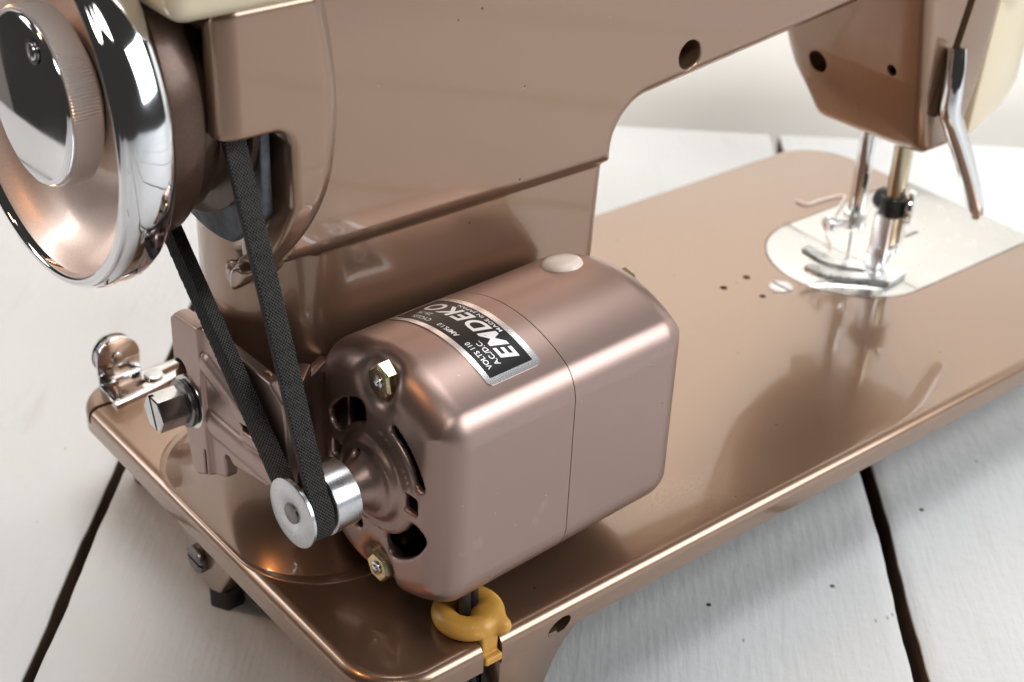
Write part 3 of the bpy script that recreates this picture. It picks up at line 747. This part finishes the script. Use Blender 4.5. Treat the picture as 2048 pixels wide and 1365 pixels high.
def strip(p,q,z0,z1,t):
    d=Vector((q[0]-p[0],q[1]-p[1],0)).normalized(); nn=Vector((-d.y,d.x,0))*t/2
    return hull([(c[0]+s*nn.x,c[1]+s*nn.y,z) for c in (p,q) for s in (-1,1) for z in (z0,z1)],.7,2)
put('bracket_flange', join_bm(strip((4.2,44.5),(17.5,57.5),37,66,3.2), strip((16.6,57),(27,63),30,62,3.2),
     hull([ml(6+u,v,w) for u in (0,3.2) for v,w in ((18,-27),(18,18),(41,-20),(41,5),(33,15))],1.2,3)), M['satin'], brk)
BY,BZ=93.0,41.0
put('washer', cyl_bm((BX0,BY,BZ),(1,0,0),8.0,-1.4,-.02,40,.3), M['steel'], brk)
put('washer', cyl_bm((BX0,BY,BZ),(1,0,0),7.0,-3.6,-1.9,40,.4), M['dark_steel'], brk)
put('lock_washer', cyl_bm((BX0,BY,BZ),(1,0,0),6.2,-2.0,-1.3,40,.1), M['void'], brk)
bo=put('hex_bolt', cyl_bm((BX0,BY,BZ),(1,0,0),5.8,-12.2,-3.6,6,.35), M['steel'], brk, 20)
cut(bo,[hull([(x,BY+a*.55+b*9*.30,BZ+b*9-a*.2) for x in (BX0-14,BX0-10.9) for a in (-1,1) for b in (-1,1)])],20)

# ---- thread guide on the bed corner
tgb=prism([(7.8,159),(24,161.5),(38,165),(41,168),(40.5,171.5),(38,173),(24,173.2),(8.2,172)],.1,1.4,'xy',.3,2)
tg=put('thread_guide',tgb,M['chrome'],root)
cut(tg,[prism([(29,166.2),(36.5,167.6),(37.6,169.4),(36,170.6),(29,169.4)],-2,4,'xy'),cyl_bm((13.5,164.4,0),(0,0,1),1.2,-2,4,16),prism([(18,165),(22,165.6),(22,168),(18,167.4)],-2,4,'xy')])
tp=[(8.4,.3),(23.2,.3),(23.4,9)]+[(15.9+7.6*math.cos(math.radians(a)),9.8+7.6*math.sin(math.radians(a))) for a in range(0,181,12)]+[(8.2,9)]
put('guide_tab',prism(tp,172.0,173.3,'xz',.25,2),M['chrome'],tg)
put('guide_screw',join_bm(cyl_bm((25.5,167.5,1.4),(0,0,1),3.2,-.3,1.2,28,.5)),M['steel'],tg)
put('guide_rivet',join_bm(cyl_bm((15.6,172,10),(0,1,0),2.4,-1.2,4,24,.6)),M['steel'],tg)
for k,(y,r) in enumerate(((174.2,7.4),(177.0,7.4))):
    lathe('tension_disc',[(0,0),(0,r*.5),(.9 if k==0 else -.9,r*.95),(1.3 if k==0 else -1.3,r),(.5,r*.9),(.5,0)],M['chrome'],tg,(15.6,y,10),(0,1,0),48,50)

# ---- cord and grommet
def grom(X,Y,Z):
    cx,cy=37.2,10.9
    q=np.hypot(X-cx,Y-cy)-6.6
    d=np.sqrt(q*q+((Z-3.2)*1.05)**2)-3.4
    t=np.clip(((X-38.4)*.2+(Y-7)*-1)/6.,0,1)
    px,py=39.4+t*2.2,7.5-6*t
    tip=np.sqrt((X-px)**2+(Y-py)**2+((Z-2.9)*1.0)**2)-(3.5-1.1*t)
    d=smin(d,tip,2.2)
    stem=rbox(X,Y,Z,34.6,40.2,1.2,9,-5.0,3,.8)
    lip=rbox(X,Y,Z,34.4,40.4,-.8,5,-6.8,-4.2,.8)
    return smin(np.maximum(d,-Z-.0),smin(stem,lip,.6),.6)
sdf_mesh('cord_grommet',grom,(24,-5,-11),(51,24,9),.55,M['amber'],root)
for dx,dy in ((-1.6,-.6),(1.9,.6)):
    tube('power_cord',spline([(37+dx,11.5+dy,18),(37.1+dx,11.3+dy,8),(37+dx,10.8+dy,-4),(36+dx,9+dy,-18),(33+dx*1.5,5+dy,-27),(24+dx,-2+dy*2,-33.4),(8+dx,-12+dy*4,-33.6),(-14,-40+dy*8,-33.6)],8),1.9,M['black'],root,14)

# ---- small loose things
th=tube('thread_tail',spline([(289,100,1.2),(300,112,1.0),(318,121,.9),(330,128,.7),(320,131,.7),(311,131.5,.7),(309.5,137,.7)],8),.38,M['thread'],None,8)
th['label']='loose pale pink thread tail lying on the bed beside the needle plate'; th['category']='thread'
for i,(p,q) in enumerate((((4.4,76,68.9),(4.2,73.6,69.0)),((4.2,55,69.4),(4.4,52.6,69.5)))):
    o=tube('lint_fleck',[p,((p[0]+q[0])/2+.3,(p[1]+q[1])/2,p[2]+.15),q],.28,M['lint'],None,6)
    o['label']=['straw coloured lint fleck on the bracket edge, beside the shorter belt run','pale lint fleck on the bracket edge, beside the fabric face of the belt'][i]; o['category']='lint'
